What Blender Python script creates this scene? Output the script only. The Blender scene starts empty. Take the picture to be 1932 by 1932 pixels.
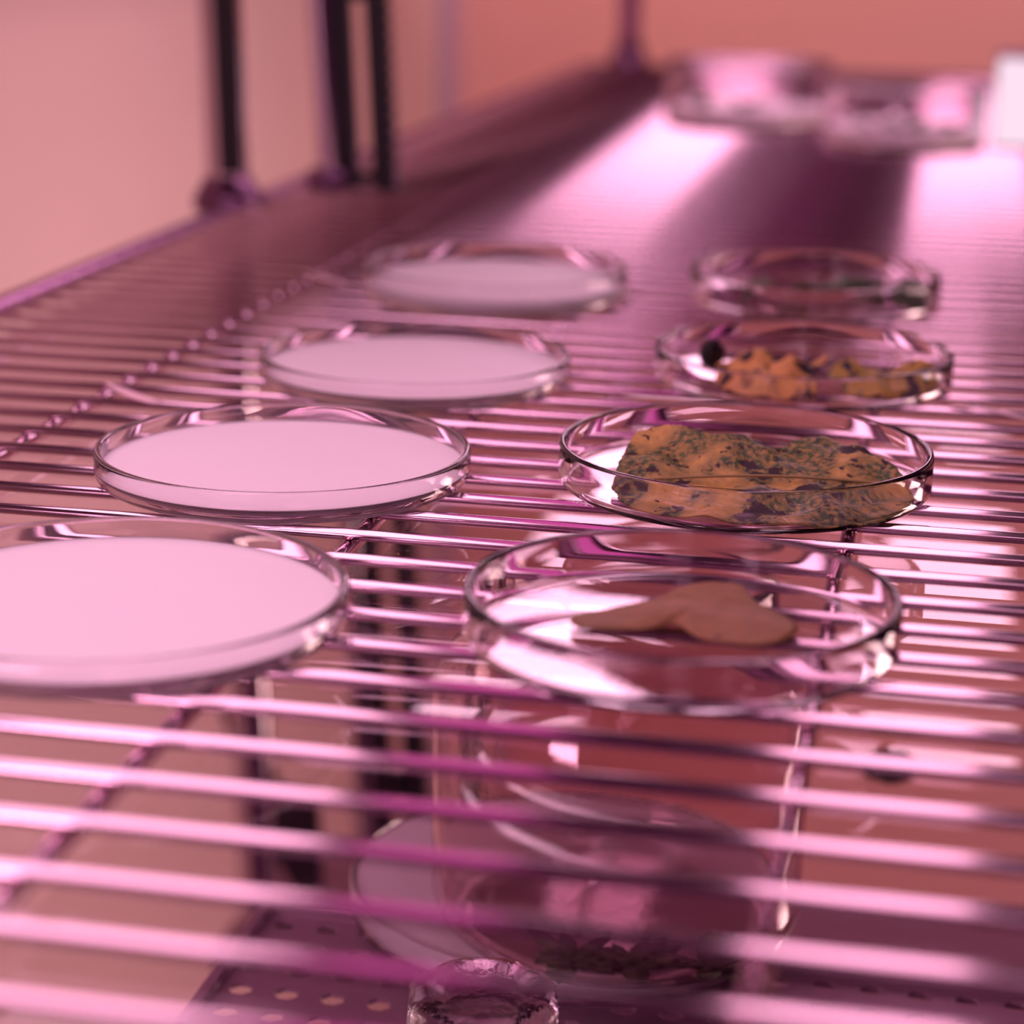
import bpy, bmesh, math, random
from mathutils import Vector, Matrix, noise
random.seed(7)
S = bpy.context.scene
COL = S.collection
PI = math.pi

# ---------------------------------------------------------------- camera
cd = bpy.data.cameras.new('camera'); cam = bpy.data.objects.new('camera', cd); COL.objects.link(cam)
R_ = Vector((0.97949173, 0.20064071, 0.01841914)); U_ = Vector((-0.071503, 0.2606806, 0.96277357)); D_ = Vector((-0.18837006, 0.94434577, -0.2696809))
M = Matrix(((R_.x, U_.x, -D_.x, 0), (R_.y, U_.y, -D_.y, 0), (R_.z, U_.z, -D_.z, 0.13747), (0, 0, 0, 1)))
cam.matrix_world = M
cd.sensor_width = 36; cd.lens = 77.6; cd.clip_start = .01; cd.clip_end = 50
cd.dof.use_dof = True; cd.dof.focus_distance = .505; cd.dof.aperture_fstop = 9.0
S.camera = cam
# ---------------------------------------------------------------- world, lights, exposure
S.view_settings.view_transform = 'Standard'; S.view_settings.look = 'None'
S.view_settings.gamma = 1; S.view_settings.use_curve_mapping = False
S.view_settings.exposure = 0.03
w = bpy.data.worlds.new('world'); S.world = w; w.use_nodes = True
w.node_tree.nodes['Background'].inputs[0].default_value = (.40, .06, .26, 1)
w.node_tree.nodes['Background'].inputs[1].default_value = .16
def area(name, loc, aim, sx, sy, power, color):
    l = bpy.data.lights.new(name, 'AREA'); l.shape = 'RECTANGLE'; l.size = sx; l.size_y = sy; l.energy = power; l.color = color
    o = bpy.data.objects.new(name, l); COL.objects.link(o); o.location = loc
    o.rotation_euler = (Vector(aim) - Vector(loc)).to_track_quat('-Z', 'Y').to_euler()
    return o
area('room_fill', (.95, .9, 1.0), (-.1, 2.4, .1), .8, .8, 21, (1, .66, .72))  # added area fill standing in for room ambience on the walls
area('low_room_fill', (.6, 1.2, -.45), (-.55, 1.3, -.25), .5, .4, 7, (1, .70, .64))  # added fill that brightens the lower walls, not a visible lamp
area('under_shelf_fill', (-.24, .16, -.03), (-.10, .55, -.13), .12, .05, .7, (1, .55, .75))  # added fill for the dim lower plate and jar
LAMP = (1.0, .52, .73)
LAMP_STRENGTH = 3.3
GLOW = (.85, .13, .50)
GLOW_STRENGTH = 1.0

# ---------------------------------------------------------------- materials
def mat(name):
    m = bpy.data.materials.new(name); m.use_nodes = True
    return m, m.node_tree.nodes, m.node_tree.links, m.node_tree.nodes['Principled BSDF']
def plain(name, col, rough=.6, metal=0., bump=0., scale=40., var=0.):
    m, N, L, b = mat(name)
    b.inputs['Base Color'].default_value = (*col, 1); b.inputs['Roughness'].default_value = rough; b.inputs['Metallic'].default_value = metal
    tc = N.new('ShaderNodeTexCoord'); n = N.new('ShaderNodeTexNoise'); n.inputs['Scale'].default_value = scale; L.new(tc.outputs['Object'], n.inputs['Vector'])
    if var:
        r = N.new('ShaderNodeValToRGB'); r.color_ramp.elements[0].color = (*[c*(1-var) for c in col], 1); r.color_ramp.elements[1].color = (*[min(1, c*(1+var)) for c in col], 1)
        L.new(n.outputs['Fac'], r.inputs[0]); L.new(r.outputs[0], b.inputs['Base Color'])
    if bump:
        bp = N.new('ShaderNodeBump'); bp.inputs['Strength'].default_value = bump; bp.inputs['Distance'].default_value = .001
        L.new(n.outputs['Fac'], bp.inputs['Height']); L.new(bp.outputs[0], b.inputs['Normal'])
    return m
def chrome(name, col=(.82, .74, .80), rough=.1):
    m, N, L, b = mat(name)
    b.inputs['Base Color'].default_value = (*col, 1); b.inputs['Metallic'].default_value = 1
    tc = N.new('ShaderNodeTexCoord'); mp = N.new('ShaderNodeMapping'); mp.inputs['Scale'].default_value = (60, 900, 900)
    n = N.new('ShaderNodeTexNoise'); n.inputs['Scale'].default_value = 1; L.new(tc.outputs['Object'], mp.inputs[0]); L.new(mp.outputs[0], n.inputs['Vector'])
    r = N.new('ShaderNodeMapRange'); r.inputs['To Min'].default_value = rough*.6; r.inputs['To Max'].default_value = rough*1.7
    L.new(n.outputs['Fac'], r.inputs[0]); L.new(r.outputs[0], b.inputs['Roughness'])
    return m
def glass(name, col=(.99, .975, .985), rough=0., bump=0., scale=60., ior=1.47):
    m, N, L, b = mat(name); N.remove(b)
    g = N.new('ShaderNodeBsdfGlass'); g.inputs['Color'].default_value = (*col, 1); g.inputs['Roughness'].default_value = rough; g.inputs['IOR'].default_value = ior
    L.new(g.outputs[0], N['Material Output'].inputs[0])
    if bump:
        tc = N.new('ShaderNodeTexCoord'); n = N.new('ShaderNodeTexNoise'); n.inputs['Scale'].default_value = scale; n.inputs['Detail'].default_value = 5
        L.new(tc.outputs['Object'], n.inputs['Vector'])
        bp = N.new('ShaderNodeBump'); bp.inputs['Strength'].default_value = bump; bp.inputs['Distance'].default_value = .001
        L.new(n.outputs['Fac'], bp.inputs['Height']); L.new(bp.outputs[0], g.inputs['Normal'])
    return m
def sheet_glass(name):
    m, N, L, b = mat(name); N.remove(b)
    t = N.new('ShaderNodeBsdfTransparent'); t.inputs[0].default_value = (.93, .86, .90, 1)
    g = N.new('ShaderNodeBsdfGlossy'); g.inputs['Roughness'].default_value = .015
    f = N.new('ShaderNodeFresnel'); f.inputs['IOR'].default_value = 1.55
    ge = N.new('ShaderNodeNewGeometry'); sb = N.new('ShaderNodeMath'); sb.operation = 'SUBTRACT'; sb.inputs[0].default_value = 1; L.new(ge.outputs['Backfacing'], sb.inputs[1])
    mu = N.new('ShaderNodeMath'); mu.operation = 'MULTIPLY'; L.new(f.outputs[0], mu.inputs[0]); L.new(sb.outputs[0], mu.inputs[1])
    mx = N.new('ShaderNodeMixShader'); L.new(mu.outputs[0], mx.inputs[0]); L.new(t.outputs[0], mx.inputs[1]); L.new(g.outputs[0], mx.inputs[2])
    L.new(mx.outputs[0], N['Material Output'].inputs[0])
    return m
def glow(name, col, s):
    m, N, L, b = mat(name); N.remove(b)
    e = N.new('ShaderNodeEmission'); e.inputs[0].default_value = (*col, 1); e.inputs[1].default_value = s
    L.new(e.outputs[0], N['Material Output'].inputs[0]); return m
def leaf_mat(name, base, patch, spot, patch_amt=.5, spot_amt=.45, seed=0., sc=1.):
    m, N, L, b = mat(name); b.inputs['Roughness'].default_value = .55
    tc = N.new('ShaderNodeTexCoord'); mp = N.new('ShaderNodeMapping'); mp.inputs['Location'].default_value = (seed, seed*.7, seed*.3); L.new(tc.outputs['Object'], mp.inputs[0])
    def nz(scale, det=4):
        n = N.new('ShaderNodeTexNoise'); n.inputs['Scale'].default_value = scale*sc; n.inputs['Detail'].default_value = det; L.new(mp.outputs[0], n.inputs['Vector']); return n
    def ramp(src, a, bb):
        r = N.new('ShaderNodeMapRange'); r.inputs['From Min'].default_value = a; r.inputs['From Max'].default_value = bb; L.new(src, r.inputs[0]); return r
    def mixc(f, c1, c2):
        x = N.new('ShaderNodeMix'); x.data_type = 'RGBA'; L.new(f, x.inputs['Factor'])
        for c, i in ((c1, 6), (c2, 7)):
            if isinstance(c, tuple): x.inputs[i].default_value = (*c, 1)
            else: L.new(c, x.inputs[i])
        return x.outputs[2]
    n1 = nz(72, 2.5); n2 = nz(260, 6); n3 = nz(160, 5); n4 = nz(700, 3)
    f1 = ramp(n1.outputs['Fac'], 1-patch_amt-.06, 1-patch_amt+.06)
    c = mixc(f1.outputs[0], base, patch)
    f4 = ramp(n4.outputs['Fac'], .4, .7); c = mixc(f4.outputs[0], c, tuple(x*.75 for x in base))
    v = N.new('ShaderNodeTexVoronoi'); v.inputs['Scale'].default_value = 230*sc
    wv = N.new('ShaderNodeMixRGB'); wv.inputs[0].default_value = .012; L.new(mp.outputs[0], wv.inputs[1]); L.new(n2.outputs['Color'], wv.inputs[2]); L.new(wv.outputs[0], v.inputs['Vector'])
    f3 = ramp(v.outputs['Distance'], .28, .18)
    n5 = nz(120, 2); f5 = ramp(n5.outputs['Fac'], .40, .46)
    mu = N.new('ShaderNodeMath'); mu.operation = 'MULTIPLY'; L.new(f3.outputs[0], mu.inputs[0]); L.new(f5.outputs[0], mu.inputs[1])
    c = mixc(mu.outputs[0], c, spot)
    f2 = ramp(n3.outputs['Fac'], 1-spot_amt-.02, 1-spot_amt+.02); c = mixc(f2.outputs[0], c, spot)
    L.new(c, b.inputs['Base Color'])
    bp = N.new('ShaderNodeBump'); bp.inputs['Strength'].default_value = .5; bp.inputs['Distance'].default_value = .0006
    L.new(n2.outputs['Fac'], bp.inputs['Height']); L.new(bp.outputs[0], b.inputs['Normal'])
    return m

M_ROD = chrome('polished_steel', (.68, .50, .58), .09)
M_RAIL = chrome('shelf_frame_steel', (.36, .17, .32), .2)
M_POST = chrome('post_steel', (.62, .52, .56), .12)
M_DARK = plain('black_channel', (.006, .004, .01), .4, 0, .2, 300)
M_COLLAR = chrome('dark_collar', (.20, .10, .18), .25)
M_GLASS = glass('clear_glass', rough=.004, bump=.02, scale=80)
M_STOP = glass('pressed_glass', (.95, .93, .94), .03, .9, 130, 1.5)
M_TUB = glass('thick_glass', (.97, .93, .95), .05, .15, 120)
M_JAR = glass('tinted_glass', (.96, .88, .90), .03, .1, 60)
M_SHEET = sheet_glass('glass_sheet')
M_MILK = plain('milky_gel', (.90, .88, .88), .5, 0, .02, 50, .01)
M_MILK.node_tree.nodes['Principled BSDF'].inputs['Subsurface Weight'].default_value = 0.0
M_WALL_L = plain('wall_paint_left', (.80, .56, .54), .8, 0, .02, 3, .05)
M_WALL_B = plain('wall_paint_back', (.96, .50, .45), .8, 0, .02, 3, .04)
M_TRIM = plain('trim_paint', (.62, .42, .55), .6)
M_FLOOR = plain('floor_paint', (.16, .09, .11), .7, 0, .05, 6, .06)
M_CEIL = plain('ceiling_panel', (.13, .035, .11), .6, 0, .05, 10, .1)
M_HOUSE = plain('lamp_housing', (.10, .05, .09), .4)
M_LED = glow('led_diffuser', LAMP, LAMP_STRENGTH)
M_LEDF = glow('led_diffuser_bright', LAMP, 6.0)
M_LED2 = glow('led_panel', LAMP, 2.6)
M_BOX = glow('glowing_panel', (1, .74, .88), 1.0)
M_GLOW = glow('magenta_glow', GLOW, GLOW_STRENGTH)
M_TRAY = plain('tray_metal', (.30, .18, .24), .4, .3)
M_RUB = plain('black_rubber', (.004, .003, .006), .5)
M_PETAL = plain('pale_petal', (.85, .62, .66), .6, 0, .2, 90, .08)

# ---------------------------------------------------------------- mesh helpers
def mesh(name, bm, m, parent=None, smooth=True, loc=None):
    me = bpy.data.meshes.new(name); bmesh.ops.recalc_face_normals(bm, faces=bm.faces[:]); bm.to_mesh(me); bm.free()
    if smooth:
        for p in me.polygons: p.use_smooth = True
    me.materials.append(m)
    o = bpy.data.objects.new(name, me); COL.objects.link(o)
    if loc: o.location = loc
    if parent: o.parent = parent
    return o
def empty(name, loc=(0, 0, 0), rz=0.):
    o = bpy.data.objects.new(name, None); COL.objects.link(o); o.location = loc; o.rotation_euler = (0, 0, rz); o.empty_display_size = .01
    return o
def tag(o, label, cat, group=None, kind=None):
    o['label'] = label; o['category'] = cat
    if group: o['group'] = group
    if kind: o['kind'] = kind
    return o
def struct(o): o['kind'] = 'structure'; return o
def box(bm, x0, x1, y0, y1, z0, z1, bev=0.):
    g = bmesh.ops.create_cube(bm, size=1); vs = g['verts']
    for v in vs: v.co = Vector(((x0+x1)/2+v.co.x*(x1-x0), (y0+y1)/2+v.co.y*(y1-y0), (z0+z1)/2+v.co.z*(z1-z0)))
    if bev:
        es = list({e for v in vs for e in v.link_edges}); bmesh.ops.bevel(bm, geom=es, offset=bev, segments=2, affect='EDGES', profile=.5)
    return bm
def tube(bm, a, b, r, n=14, r2=None, seg=1):
    a = Vector(a); b = Vector(b); d = (b-a).normalized(); s = d.orthogonal().normalized(); t = d.cross(s)
    r2 = r if r2 is None else r2; rings = []
    for k in range(seg+1):
        f = k/seg; rr = r+(r2-r)*f; c = a.lerp(b, f)
        rings.append([bm.verts.new(c+(s*math.cos(i*2*PI/n)+t*math.sin(i*2*PI/n))*rr) for i in range(n)])
    for k in range(seg):
        for i in range(n): bm.faces.new((rings[k][i], rings[k][(i+1) % n], rings[k+1][(i+1) % n], rings[k+1][i]))
    for e in rings[0], rings[-1]:
        for i in range(n): bm.edges.get((e[i], e[(i+1) % n])).smooth = False
    bm.faces.new(rings[0][::-1]); bm.faces.new(rings[-1])
    return bm
def lathe(bm, prof, n=96, facet=None):
    """closed profile of (r, z); first and last points on the axis"""
    rings = []
    for (r, z) in prof:
        if r < 1e-7: rings.append([bm.verts.new((0, 0, z))])
        else: rings.append([bm.verts.new((r*math.cos(i*2*PI/n), r*math.sin(i*2*PI/n), z)) for i in range(n)])
    for A, B in zip(rings, rings[1:]):
        for i in range(n):
            j = (i+1) % n
            if len(A) == 1 and len(B) == 1: continue
            if len(A) == 1: bm.faces.new((A[0], B[i], B[j]))
            elif len(B) == 1: bm.faces.new((A[i], A[j], B[0]))
            else: bm.faces.new((A[i], A[j], B[j], B[i]))
    return bm
def arc(cx, cz, r, a0, a1, n=6):
    return [(cx+r*math.cos(math.radians(a0+(a1-a0)*k/n)), cz+r*math.sin(math.radians(a0+(a1-a0)*k/n))) for k in range(n+1)]
def dish_profile(R, h, t=.0017, base=.0016, cr=.0030):
    p = [(0, 0)] + [(R*.5, 0)] + arc(R-cr, cr, cr, -90, 0) + [(R, h*.6)]
    p += arc(R-t*.5, h-t*.5, t*.5*1.02, 0, 180, 8)
    ci = max(cr-t, .0014)
    p += [(R-t, h*.6)] + arc(R-t-ci, base+ci, ci, 0, -90) + [(R*.5, base), (0, base)]
    return p

# ---------------------------------------------------------------- structure
b = bmesh.new(); box(b, -.60, -.55, -.6, 2.45, -1.3, 1.5); struct(mesh('wall_left', b, M_WALL_L, smooth=False))
b = bmesh.new(); box(b, -.55, 1.6, 2.35, 2.40, -1.3, 1.5); struct(mesh('wall_back', b, M_WALL_B, smooth=False))
b = bmesh.new(); box(b, -.55, 1.6, -.6, 2.35, -1.34, -1.30); struct(mesh('floor', b, M_FLOOR, smooth=False))
b = bmesh.new(); box(b, -.55, -.535, 2.315, 2.35, -1.3, 1.5, .002); struct(mesh('trim_1', b, M_TRIM, smooth=False))

# ---------------------------------------------------------------- wire rack shelf
RX0, RX1, RY0, RY1 = -.3165, .42, .14, 1.86
RR = .00135
rack = tag(empty('wire_shelf', (0, 0, 0)), 'long upper shelf of close-set polished steel rods that carries the glass dishes', 'shelf')
PITCH = .0182; y = .3312-PITCH*10; ys = []
while y < RY1-.01: ys.append(y); y += PITCH
rod_me = None
for i, yy in enumerate(ys):
    if rod_me is None:
        b = bmesh.new(); tube(b, (RX0, 0, -RR), (RX1, 0, -RR), RR, 20); o = mesh('rod', b, M_ROD, rack); rod_me = o.data
    else:
        o = bpy.data.objects.new('rod', rod_me); COL.objects.link(o); o.parent = rack
    o.location = (random.uniform(-.0004, .0004), yy+random.uniform(-.0004, .0004), 0)
for xx in (-.2376, -.1286, -.0195, .0896, .1987, .3078):
    b = bmesh.new(); tube(b, (xx, RY0, -2*RR-.0018), (xx, RY1, -2*RR-.0018), .0019, 16); mesh('crossbar', b, M_ROD, rack)
b = bmesh.new(); tube(b, (RX0-.002, RY0, -.002), (RX0-.002, RY1, -.002), .0042, 16); mesh('side_rail', b, M_RAIL, rack)
b = bmesh.new(); tube(b, (RX1+.002, RY0, -.002), (RX1+.002, RY1, -.002), .0042, 16); mesh('side_rail', b, M_RAIL, rack)
b = bmesh.new(); tube(b, (RX0-.002, RY1, -.002), (RX1+.002, RY1, -.002), .0042, 16); mesh('back_rail', b, M_RAIL, rack)
# glass sheet under the rods
b = bmesh.new(); box(b, RX0+.004, RX1-.004, RY0, RY1-.006, -.0125, -.0095)
tag(mesh('glass_sheet', b, M_SHEET, smooth=False), 'clear reflecting glass sheet lying directly beneath the steel rods of the shelf', 'glass sheet')

# ---------------------------------------------------------------- posts
p = tag(empty('shelf_post', (-.3265, .962, 0)), 'round chrome post with flared dark collar at the left shelf edge, nearest of three', 'post')
b = bmesh.new(); tube(b, (0, 0, -.36), (0, 0, .262), .0098, 32); mesh('tube', b, M_POST, p)
b = bmesh.new(); box(b, .0005, .0112, -.0128, -.0088, .014, .262, .0006); mesh('dark_reflection', b, M_DARK, p, False)  # strip stands in for the dark reflection on the chrome's right half
b = bmesh.new(); lathe(b, [(0, -.004), (.0155, -.004), (.0165, .001), (.0145, .005), (.0118, .009), (.0104, .012), (0, .012)], 32); mesh('collar', b, M_COLLAR, p)
b = bmesh.new(); lathe(b, [(0, -.022), (.012, -.022), (.0145, -.019), (.0145, -.008), (.012, -.006), (0, -.006)], 32); mesh('sleeve', b, M_COLLAR, p)
p = tag(empty('slotted_post', (-.2985, 1.03, 0)), 'upright of a slim tube and two black toothed channels, behind the nearest post', 'post')
b = bmesh.new(); tube(b, (0, 0, -.36), (0, 0, .262), .0058, 24); mesh('tube', b, M_POST, p)
b = bmesh.new(); lathe(b, [(0, -.006), (.0115, -.006), (.0118, .006), (.009, .009), (0, .009)], 32); mesh('collar', b, M_COLLAR, p)
b = bmesh.new(); box(b, .0058, .0155, -.003, .004, -.36, .262, .0006); mesh('channel', b, M_DARK, p, False)
b = bmesh.new(); box(b, .0225, .0335, -.003, .004, -.36, .262, .0006)
z = -.34
while z < .25: box(b, .0330, .0348, -.003, .004, z, z+.0035); z += .0075
mesh('toothed_channel', b, M_DARK, p, False)
b = bmesh.new()
b.free()
for zz in (.002, .087, .2, -.12, -.24):
    b = bmesh.new(); box(b, .0150, .0230, -.002, .003, zz, zz+.005); mesh('bridge', b, M_DARK, p, False)
p = tag(empty('corner_post', (-.283, 1.885, 0)), 'dark purple metal post at the far left corner of the shelf', 'post')
b = bmesh.new(); tube(b, (0, 0, -.36), (0, 0, .262), .0092, 24); mesh('tube', b, M_RAIL, p)
b = bmesh.new(); lathe(b, [(0, -.010), (.0175, -.010), (.0175, .002), (.0135, .012), (.0105, .020), (0, .020)], 24); mesh('collar', b, M_COLLAR, p)
p.rotation_euler[1] = 0
for o_ in bpy.data.objects:
    if o_.name == 'slotted_post': o_.rotation_euler[1] = -math.radians(3.2)
    if o_.name == 'shelf_post': o_.rotation_euler[1] = -math.radians(1.6)
# gussets under the shelf
def plate(name, pts, t, m, parent=None):
    b = bmesh.new(); A = [b.verts.new(q) for q in pts]; B = [b.verts.new((q[0], q[1]+t, q[2])) for q in pts]
    b.faces.new(A); b.faces.new(B[::-1])
    for i in range(len(A)): j = (i+1) % len(A); b.faces.new((A[i], A[j], B[j], B[i]))
    return mesh(name, b, m, parent, False)
g = plate('support_bracket', [(-.3448, .99, -.2594), (-.3309, .99, -.2581), (-.3146, .99, -.2989), (-.2948, .99, -.3003), (-.2929, .99, -.3522), (-.3055, .99, -.3565), (-.3215, .99, -.3284), (-.337, .99, -.2865)], .006, M_DARK)
tag(g, 'dark slanting support bracket seen below the shelf rods, left of the posts', 'bracket')
g = plate('support_bracket', [(-.2929, 1.045, -.3205), (-.2544, 1.045, -.2987), (-.2542, 1.045, -.3135), (-.2901, 1.045, -.3474)], .006, M_DARK)
tag(g, 'small dark bracket seen below the shelf rods, right of the pale gap between the posts', 'bracket')
b = bmesh.new(); box(b, -.33, .42, .93, 1.07, -.372, -.360, .001); tag(mesh('lower_ledge', b, M_TRAY, smooth=False), 'dark narrow ledge far below the shelf on which the posts stand', 'ledge')

# ---------------------------------------------------------------- ceiling with lamps
b = bmesh.new(); box(b, -.36, .50, -.30, 1.95, .262, .272); o = mesh('ceiling', b, M_CEIL, smooth=False); struct(o)
def lamp(name, label, cx, cy, wx, ly, z, rz, m, group=None):
    t = tag(empty(name, (cx, cy, z), rz), label, 'lamp', group)
    b = bmesh.new(); box(b, -wx/2-.006, wx/2+.006, -ly/2-.01, ly/2+.01, .004, .262-z, .001); mesh('housing', b, M_HOUSE, t, False)
    b = bmesh.new(); box(b, -wx/2, wx/2, -ly/2, ly/2, 0, .004); mesh('diffuser', b, m, t, False)
    return t
LZ = .215
GL = 'ceiling grow lamps'
def taper_lamp(name, label, pts, m, group=None):
    # pts: (y, x_left, x_right) stations of a ceiling lamp that narrows away from the viewpoint
    t = tag(empty(name, (0, 0, LZ)), label, 'lamp', group)
    for nm, mm, g_, z0, z1 in (('housing', M_HOUSE, .003, .004, .262-LZ), ('diffuser', m, 0, 0, .004)):
        b = bmesh.new(); R = []
        ring = [(x0-g_, y_) for y_, x0, x1 in pts]+[(x1+g_, y_) for y_, x0, x1 in pts[::-1]]
        A = [b.verts.new((x, y_, z0)) for x, y_ in ring]; B = [b.verts.new((x, y_, z1)) for x, y_ in ring]
        b.faces.new(A); b.faces.new(B[::-1])
        for q in range(len(A)): r_ = (q+1) % len(A); b.faces.new((A[q], A[r_], B[r_], B[q]))
        mesh(nm, b, mm, t, False)
taper_lamp('grow_lamp', 'wide tapering pinkish white lamp above the nearest white-filled dishes', [(-.12, -.36, -.205), (.28, -.230, -.145), (.42, -.29, -.150), (.64, -.30, -.195)], M_LED, GL)
taper_lamp('magenta_fill', 'added dim magenta glow panel, unseen, above the gap between the two rows of dishes', [(-.12, -.193, -.135), (.28, -.135, -.095), (.42, -.140, -.098), (.64, -.184, -.130)], M_GLOW)  # added emissive panel, gives the middle rods their purple reflections
lamp('grow_lamp', 'pinkish white lamp bar far back on the left, mirrored in the far rods', -.196, 1.29, .076, .68, LZ, 0, M_LEDF)
lamp('grow_lamp', 'narrow pinkish white lamp bar above the viewpoint, mirrored in the near right rods', -.012, .27, .055, .76, LZ, 0, M_LED)
lamp('grow_lamp', 'pinkish white lamp bar far back on the right, mirrored in the far right rods', .008, 1.28, .070, .66, LZ, 0, M_LEDF)
def standing_lamp(label, x, y_, z0, w_, h_):
    t = tag(empty('standing_lamp', (x, y_, z0)), label, 'lamp')
    b = bmesh.new(); box(b, -w_/2-.006, w_/2+.006, -.03, -.003, -.006, h_+.006, .001); mesh('housing', b, M_HOUSE, t, False)
    b = bmesh.new(); box(b, -w_/2, w_/2, -.003, 0, 0, h_); mesh('diffuser', b, M_LED2, t, False)
standing_lamp('upright pinkish white lamp panel at the front left of the shelf', -.39, -.17, -.05, .17, .24)
standing_lamp('upright pinkish white lamp panel above and behind the viewpoint', .02, -.12, .17, .10, .09)
b = bmesh.new(); box(b, -.33, .44, 1.93, 1.94, .075, .262); tag(mesh('reflection_blocker', b, M_CEIL, smooth=False), 'added unseen dark purple panel at the far end that darkens reflections in the far rods', 'panel')  # unseen panel added to keep the back wall out of rod reflections


# ---------------------------------------------------------------- dishes
def dish(name, label, cat, x, y, R, h, rz=0., group=None, m=None, t=.0017, base=.0016, cr=.003, z=0.):
    e = tag(empty(name, (x, y, z+.0001), rz), label, cat, group)
    b = bmesh.new(); lathe(b, dish_profile(R, h, t, base, cr), 128); mesh('glass_wall', b, m or M_GLASS, e)
    return e
def gel(parent, R, z0, z1, m=None):
    b = bmesh.new(); lathe(b, [(0, z0), (R-.0026, z0), (R-.0008, z0+.0009), (R, z0+.0024), (R, z1+.0001), (R-.0006, z1), (R-.004, z1-.0002), (0, z1-.0002)], 128)
    return mesh('milky_filling', b, m or M_MILK, parent)
G = 'dishes filled with white gel'
for (nm, lb, x, y, R, h) in [
    ('petri_dish', 'glass dish of pale pink-white gel nearest the camera, cut off by the left frame edge', -.1561, .3838, .0468, .0080),
    ('petri_dish', 'sharp glass dish of pale pink-white gel, second from the camera in the left row', -.1561, .4981, .0454, .0080),
    ('petri_dish', 'glass dish of pale pink-white gel, third from the camera in the left row', -.1529, .6171, .0454, .0080),
    ('petri_dish', 'deeper blurred glass dish of white gel with streaky reflections, farthest of the left row', -.1586, .7576, .0464, .0118)]:
    d = dish(nm, lb, 'dish', x, y, R, h, group=G)
    gel(d, R-.0014, .0013, .0034 if h < .01 else .0058)
R1 = dish('petri_dish', 'blurred shallow glass dish with a small brown lobed leaf, nearest of the right row', 'dish', -.0464, .3994, .0417, .0108)
R2 = dish('petri_dish', 'sharp glass dish holding one large mottled green and yellow leaf', 'dish', -.0464, .5192, .0450, .0107)
R3 = dish('petri_dish', 'glass dish holding two small crumpled dry orange leaves, behind the large leaf', 'dish', -.0420, .6453, .0439, .0100)
R4 = dish('petri_dish', 'blurred deep glass dish with dark green leaf pieces, fourth in the right row', 'dish', -.0481, .7793, .0440, .0118, t=.0020)

# ---------------------------------------------------------------- leaves
def cr_spline(pts, n):
    out = []; N = len(pts)
    for k in range(n):
        f = k*N/n; i = int(f); u = f-i
        p0, p1, p2, p3 = (Vector(pts[(i+j-1) % N]) for j in range(4))
        out.append(.5*((2*p1)+(-p0+p2)*u+(2*p0-5*p1+4*p2-p3)*u*u+(-p0+3*p1-3*p2+p3)*u**3))
    return out
def leaf(name, pts, c, m, label, amp=.0008, f=120., rings=26, n=150, jag=.0004, zfun=None, thick=.00035, power=1.6, cat='leaf', group=None, zmin=.0019):
    org = Vector((c[0], c[1], 0)); B = cr_spline(pts, n); b = bmesh.new(); R = []
    cv = b.verts.new((0, 0, c[2]))
    for k in range(1, rings+1):
        t = k/rings; ring = []
        for i, q in enumerate(B):
            x = c[0]+(q.x-c[0])*t; y_ = c[1]+(q.y-c[1])*t; z = c[2]+(q.z-c[2])*t**power
            w_ = noise.noise(Vector((x*f, y_*f, 3.1)))*amp*2 + noise.noise(Vector((x*f*3, y_*f*3, 7.1)))*amp*.5
            z += w_
            if zfun: z += zfun(x, y_)
            if k == rings:
                j = noise.noise(Vector((i*.7, 1.3, c[0]*50)))*jag; x += j; y_ += j*.6
            ring.append(b.verts.new((x-org.x, y_-org.y, max(z, zmin))))
        R.append(ring)
    for i in range(n): b.faces.new((cv, R[0][i], R[0][(i+1) % n]))
    for k in range(rings-1):
        for i in range(n):
            j = (i+1) % n; b.faces.new((R[k][i], R[k+1][i], R[k+1][j], R[k][j]))
    o = mesh(name, b, m, loc=org)
    s = o.modifiers.new('thickness', 'SOLIDIFY'); s.thickness = thick; s.offset = 1
    return tag(o, label, cat, group)
M_LEAF = leaf_mat('mottled_leaf', (.54, .34, .09), (.040, .085, .028), (.020, .007, .010), .545, .395, 0.)
M_LEAF_O = leaf_mat('dry_orange_leaf', (.72, .38, .12), (.60, .36, .08), (.018, .008, .016), .4, .45, .9)
M_LEAF_Y = leaf_mat('dry_yellow_leaf', (.55, .34, .07), (.36, .28, .06), (.02, .01, .02), .5, .43, 1.7)
M_LEAF_B = leaf_mat('brown_leaf', (.27, .125, .045), (.20, .11, .04), (.12, .05, .025), .45, .25, 2.2, .5)
M_LEAF_G = leaf_mat('dark_green_leaf', (.12, .17, .06), (.05, .09, .04), (.012, .014, .012), .5, .4, 3.1)
M_VEIN = plain('leaf_vein', (.30, .22, .08), .6)
big = [(-.0756, .5015, .0045), (-.0752, .5107, .0075), (-.0735, .5215, .0098), (-.068, .5246, .0112), (-.0621, .5237, .0122), (-.0539, .5219, .0120), (-.0479, .5242, .0112), (-.0418, .5237, .0100), (-.0376, .5265, .0088), (-.0329, .5317, .0092), (-.0278, .5342, .0095), (-.0197, .529, .009), (-.0116, .5216, .007), (-.0073, .5165, .005), (-.0060, .507, .003), (-.0090, .4945, .0022), (-.0163, .4838, .0021), (-.0299, .4785, .0021), (-.0459, .4778, .0021), (-.0582, .4800, .0021), (-.0642, .4818, .0023), (-.0702, .4875, .003), (-.0740, .4938, .004)]
def rib(x, y_):
    # midrib running from the left front to the right back: a crease with the blade rising on both sides
    d = (y_-.5060)-(x+.043)*.20
    s = abs(d)/.012
    return -.0012*math.exp(-s*s)+.0008*math.exp(-((d-.012)/.006)**2)
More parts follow.
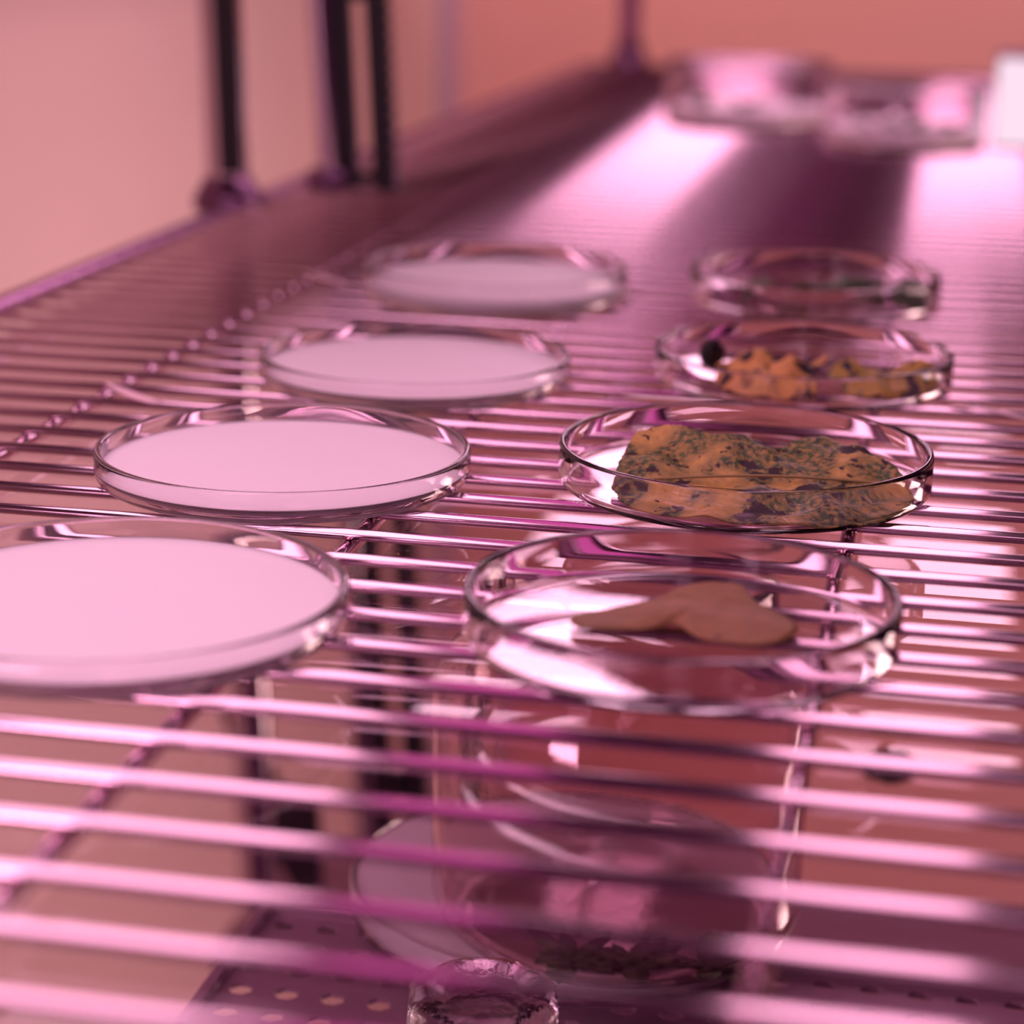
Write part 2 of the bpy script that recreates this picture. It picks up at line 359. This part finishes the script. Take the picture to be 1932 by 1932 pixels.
lf = leaf('leaf', big, (-.043, .503, .0052), M_LEAF, 'large mottled green, yellow and brown leaf with dark spots, wavy back edge raised', .0009, 110., 34, 220, .0006, rib)
b = bmesh.new()
prev = None
for k in range(14):
    x = -.070+.060*k/13; y_ = .506+(x+.043)*.20
    q = Vector((x+.043, y_-.503, .0046+.0016*math.sin(k/13*PI)))
    if prev: tube(b, prev, q, .00035, 8)
    prev = q
mesh('midrib', b, M_VEIN, lf)
# dry leaves in the third dish
def lump(bumps):
    def f(x, y_): return sum(a*math.exp(-((x-cx)/sx)**2-((y_-cy)/sy)**2) for cx, cy, sx, sy, a in bumps)
    return f
o = leaf('leaf', [(-.0665, .628, .003), (-.064, .640, .0035), (-.055, .647, .004), (-.047, .643, .004), (-.040, .636, .0045), (-.0345, .637, .0095), (-.0355, .632, .007), (-.040, .627, .003), (-.036, .620, .0025), (-.041, .612, .0022), (-.052, .610, .0022), (-.061, .617, .0022)], (-.052, .627, .0062), M_LEAF_O, 'crumpled dry orange leaf with blackened curled left end and pointed tip, left in its dish', .0011, 190., 24, 150, .0008, lump([(-.055, .637, .006, .006, .0052), (-.0665, .634, .003, .004, .003), (-.045, .632, .006, .005, .0018)]))
b = bmesh.new()
for k in range(10):
    pass
bmesh.ops.create_icosphere(b, subdivisions=4, radius=1)
for v in b.verts:
    p_ = v.co.copy(); w_ = 1+.22*noise.noise(p_*2.2)+.1*noise.noise(p_*6)
    v.co = Vector((p_.x*.0036*w_, p_.y*.0016*w_, p_.z*.0046*w_))
    v.co.y += .9*abs(v.co.x)
mesh('curled_end', b, M_RUB, o, loc=(-.0165+.0005, .0065, .0085))['label'] = 'blackened curled end'
leaf('leaf', [(-.0335, .634, .003), (-.031, .642, .004), (-.024, .647, .004), (-.016, .644, .004), (-.010, .648, .004), (-.0035, .643, .004), (-.0035, .633, .003), (-.008, .624, .0022), (-.019, .620, .0022), (-.029, .624, .0022)], (-.019, .634, .0035), M_LEAF_Y, 'crumpled dry yellow-orange leaf with two rounded humps, right in its dish', .0009, 190., 24, 150, .0006, lump([(-.0275, .637, .006, .006, .0052), (-.0080, .641, .0055, .006, .0056), (-.018, .636, .003, .01, .0005)]))
leaf('leaf', [(-.0675, .3999, .003), (-.060, .4065, .0035), (-.0532, .4112, .004), (-.0476, .4199, .005), (-.042, .4235, .005), (-.0369, .4218, .005), (-.0335, .4141, .004), (-.026, .4072, .003), (-.0245, .401, .003), (-.0291, .3938, .003), (-.036, .3916, .003), (-.0425, .3936, .003), (-.0475, .4004, .003), (-.0543, .3951, .003), (-.0641, .3926, .003)], (-.0455, .4055, .0045), M_LEAF_B, 'small smooth brown lobed leaf lying in the nearest right dish', .0004, 80., 16, 120, .0002)
for (x, y_, s, a, z, lb) in [(-.040, .768, .020, .3, .003, 'dark green leaf piece in the middle of the deep dish behind the dry leaves'), (-.020, .768, .015, 2.6, .003, 'dark green leaf piece at the right side of the deep dish behind the dry leaves'), (-.066, .764, .011, 1.2, .002, 'small dark leaf piece at the left side of the deep dish behind the dry leaves')]:
    pts = []
    for k in range(10):
        t = k*2*PI/10; rr = s*(.62+.38*abs(math.cos(t)))*(1+.15*math.sin(3*t+s*900))
        pts.append((x+rr*math.cos(t)*math.cos(a)-rr*.5*math.sin(t)*math.sin(a), y_+rr*math.cos(t)*math.sin(a)+rr*.5*math.sin(t)*math.cos(a), z+.003+.003*math.sin(2*t)))
    leaf('leaf', pts, (x, y_, z+.004), M_LEAF_G, lb, .0012, 150., 14, 80, .0005, lump([(x+.003, y_+.002, .006, .006, .004)]))

# ---------------------------------------------------------------- far vessels
f1 = dish('culture_bowl', 'blurred deep glass bowl with green sprouts at the far shelf end, left of two', 'bowl', -.134, 1.405, .052, .040, m=M_TUB, t=.003, base=.003, cr=.006)
f2 = dish('culture_bowl', 'blurred deep glass bowl of pink gel at the far shelf end, right of two', 'bowl', -.035, 1.315, .0475, .036, m=M_TUB, t=.003, base=.003, cr=.006)
gel(f2, .0440, .0031, .012)
gel(f1, .0480, .0031, .012)
def sprout(x, y_, z, label, sc, seed, nl=7):
    rnd = random.Random(seed); b = bmesh.new()
    for k in range(nl):
        a = rnd.uniform(0, 2*PI); l = sc*rnd.uniform(.6, 1.1); d = Vector((math.cos(a), math.sin(a), rnd.uniform(.15, .6))).normalized(); s = d.cross(Vector((0, 0, 1))).normalized(); up = s.cross(d)
        pts = [(0, 0), (.25, .16), (.6, .2), (.85, .1), (1, 0), (.85, -.1), (.6, -.2), (.25, -.16)]
        top = [b.verts.new(d*u*l+s*v*l+up*(-.12*l*u*u)) for u, v in pts]; bot = [b.verts.new(v.co-up*.0005) for v in top]
        b.faces.new(top); b.faces.new(bot[::-1])
        for i in range(8): j = (i+1) % 8; b.faces.new((top[i], top[j], bot[j], bot[i]))
    return tag(mesh('sprout', b, M_LEAF_G, loc=(x, y_, z)), label, 'sprout', 'sprouts in the far bowls')
k = 0
for (x, y_, lb) in [(-.160, 1.385, 'dark green sprout at the left front of the far left bowl'), (-.135, 1.375, 'dark green sprout at the middle front of the far left bowl'), (-.050, 1.29, 'dark green sprout at the left front of the far right bowl'), (-.030, 1.285, 'dark green sprout at the middle front of the far right bowl'), (-.010, 1.295, 'dark green sprout at the right front of the far right bowl')]:
    sprout(x, y_, .0128, lb, .017, k); k += 1
M_HIGHLIGHT = plain('highlight_bead', (.95, .85, .90), .2)  # pale beads stand in for blurred highlights on the bowls
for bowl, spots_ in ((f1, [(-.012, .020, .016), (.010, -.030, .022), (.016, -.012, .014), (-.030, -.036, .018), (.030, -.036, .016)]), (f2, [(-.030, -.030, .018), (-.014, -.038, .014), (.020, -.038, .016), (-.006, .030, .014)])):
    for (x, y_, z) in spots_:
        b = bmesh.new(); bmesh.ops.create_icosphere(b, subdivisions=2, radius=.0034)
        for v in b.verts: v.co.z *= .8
        mesh('highlight_bead', b, M_HIGHLIGHT, bowl, loc=(x, y_, z))
t = tag(empty('glowing_block', (.064, 1.36, .0001)), 'bright glowing white block at the far right end of the shelf', 'lamp')  # block with an emissive front face
b = bmesh.new(); box(b, -.048, .05, -.030, .030, 0, .052, .003); mesh('housing', b, M_HOUSE, t, False)
b = bmesh.new(); box(b, -.0475, .0495, -.034, -.0301, .001, .051, .0015); mesh('diffuser', b, M_BOX, t, False)

# ---------------------------------------------------------------- small bits on the glass sheet and rack
def petal(x, y_, a, s, label):
    pts = []
    for k in range(12):
        t_ = k*2*PI/12; u = s*math.cos(t_); v = s*.26*math.sin(t_)*(1+.3*math.cos(t_))
        pts.append((x+u*math.cos(a)-v*math.sin(a), y_+u*math.sin(a)+v*math.cos(a), .0008+.001*(1-math.sin(t_))))
    return leaf('petal', pts, (x, y_, .0022), M_PETAL, label, .0001, 80., 10, 60, .0001, cat='petal', zmin=.0002)
petal(-.2215, .5660, -.75, .0150, 'pale pink petal lying on the rods left of the two nearer milk dishes')
petal(-.2235, .7640, -.75, .0140, 'blurred pale pink petal lying on the rods beside the farthest milk dish')
petal(.0120, .6130, -.75, .0150, 'pale pink petal lying on the rods right of the large leaf dish')
b = bmesh.new(); bmesh.ops.create_icosphere(b, subdivisions=3, radius=1)
for v in b.verts: v.co = Vector((v.co.x*.0048, v.co.y*.0048, max(v.co.z, -.6)*.0028))*(1+.2*noise.noise(v.co*2))
tag(mesh('rubber_crumb', b, M_RUB, loc=(-.0047, .3645, -.0077)), 'small black crumb between the rods right of the brown leaf dish', 'crumb')

# ---------------------------------------------------------------- lower level
TZ = -.141
t = tag(empty('perforated_tray', (0, 0, TZ)), 'dark perforated metal tray on the level below the rods', 'tray')
b = bmesh.new()
gx = [-.1765+.0125*i for i in range(25)]; gy = [.545-.0125*i for i in range(24)]
vt = {}
def V(x, y_):
    k_ = (round(x, 5), round(y_, 5))
    if k_ not in vt: vt[k_] = b.verts.new((x, y_, 0))
    return vt[k_]
for i in range(24):
    for j in range(23):
        x0, x1, y1, y0 = gx[i], gx[i+1], gy[j], gy[j+1]; hx = (x1-x0)*.27; cx, cy = (x0+x1)/2, (y0+y1)/2
        hole = [b.verts.new((cx+hx*math.cos(a), cy+hx*math.sin(a), 0)) for a in [PI/8+q*PI/4 for q in range(8)]]
        cs = [V(x1, y1), V(x0, y1), V(x0, y0), V(x1, y0)]
        for q in range(4):
            a_ = hole[(2*q)]; c_ = hole[(2*q+1) % 8]; n_ = hole[(2*q+2) % 8]
            b.faces.new((cs[q], c_, a_)); b.faces.new((cs[q], cs[(q+1) % 4], n_, c_))
o = mesh('perforated_sheet', b, M_TRAY, t, False); s = o.modifiers.new('thickness', 'SOLIDIFY'); s.thickness = .0012
b = bmesh.new(); box(b, -.1785, -.1755, .25, .548, -.004, .004, .0005); box(b, -.1785, .1265, .545, .548, -.004, .004, .0005); box(b, .1235, .1265, .25, .548, -.004, .004, .0005); mesh('raised_edge', b, M_TRAY, t, False)
low = dish('culture_plate', 'large round plate of pale pink gel below the rods, under the glass jar', 'dish', -.0935, .5690, .0635, .0095, t=.002, z=TZ+.0012)
gel(low, .0617, .0017, .0085)
def jar_profile(R, h, t):
    p = [(0, 0), (R*.6, 0)]+arc(R-.012, .012, .012, -90, 0, 8)+[(R, h*.7)]+[(R-.004, h*.78), (R-.010, h*.84), (R-.010, h-.002)]+arc(R-.010-t/2, h-.001, t/2, 0, 180, 6)
    p += [(R-.010-t, h*.84), (R-.004-t, h*.775), (R-t, h*.7)]+arc(R-.012, .012, .012-t, 0, -90, 8)+[(R*.6, t), (0, t)]
    return p
j = tag(empty('glass_jar', (-.0780, .545, TZ+.0100)), 'wide clear glass jar with rounded base below the rods, standing on the large pink plate', 'jar')
b = bmesh.new(); lathe(b, jar_profile(.0500, .098, .0024), 96); mesh('glass_wall', b, M_JAR, j)
for (x, y_, sd, lb) in [(-.068, .511, 21, 'dark green sprout at the bottom middle of the glass jar below the rods'), (-.050, .516, 22, 'dark green sprout at the bottom right of the glass jar below the rods'), (-.084, .512, 24, 'dark green sprout at the bottom left of the glass jar below the rods')]:
    o = sprout(x, y_, TZ+.0135, lb, .015, sd, 16); o['group'] = 'sprouts in the glass jar'
# stoppered bottle
SX, SY, SZ = -.0908, .4330, -.0958
t = tag(empty('stoppered_bottle', (SX, SY, TZ)), 'glass bottle with thick eight-sided stopper in the foreground, cut off by the bottom frame edge', 'bottle')
b = bmesh.new(); n = 8; off = PI/8+.22
levels = [(.0150, -.020), (.0170, -.018), (.0182, -.006), (.0178, -.0022), (.0160, -.0004), (.0125, 0), (.0105, -.0012), (.006, -.0018)]
rings = []
for r, z in levels:
    rings.append([b.verts.new((r*math.cos(off+q*2*PI/n), r*math.sin(off+q*2*PI/n), z)) for q in range(n)])
for A, B_ in zip(rings, rings[1:]):
    for i in range(n): b.faces.new((A[i], A[(i+1) % n], B_[(i+1) % n], B_[i]))
b.faces.new(rings[0][::-1]); b.faces.new(rings[-1])
bmesh.ops.bevel(b, geom=[e for e in b.edges if abs(e.verts[0].co.z-e.verts[1].co.z) > 1e-5], offset=.0012, segments=3, affect='EDGES')
o = mesh('stopper', b, M_STOP, t, loc=(0, 0, SZ-TZ)); 
b = bmesh.new(); H0 = SZ-TZ-.021
pr = [(0, 0), (.020, 0), (.0235, .003), (.0235, H0*.45), (.020, H0*.62), (.012, H0*.74), (.0115, H0*.95), (.0135, H0), (.0095, H0), (.0095, H0*.74), (.0180, H0*.58), (.0215, H0*.43), (.0215, .004), (.019, .002), (0, .002)]
lathe(b, pr, 64); mesh('bottle_body', b, M_GLASS, t, loc=(0, 0, .0012))
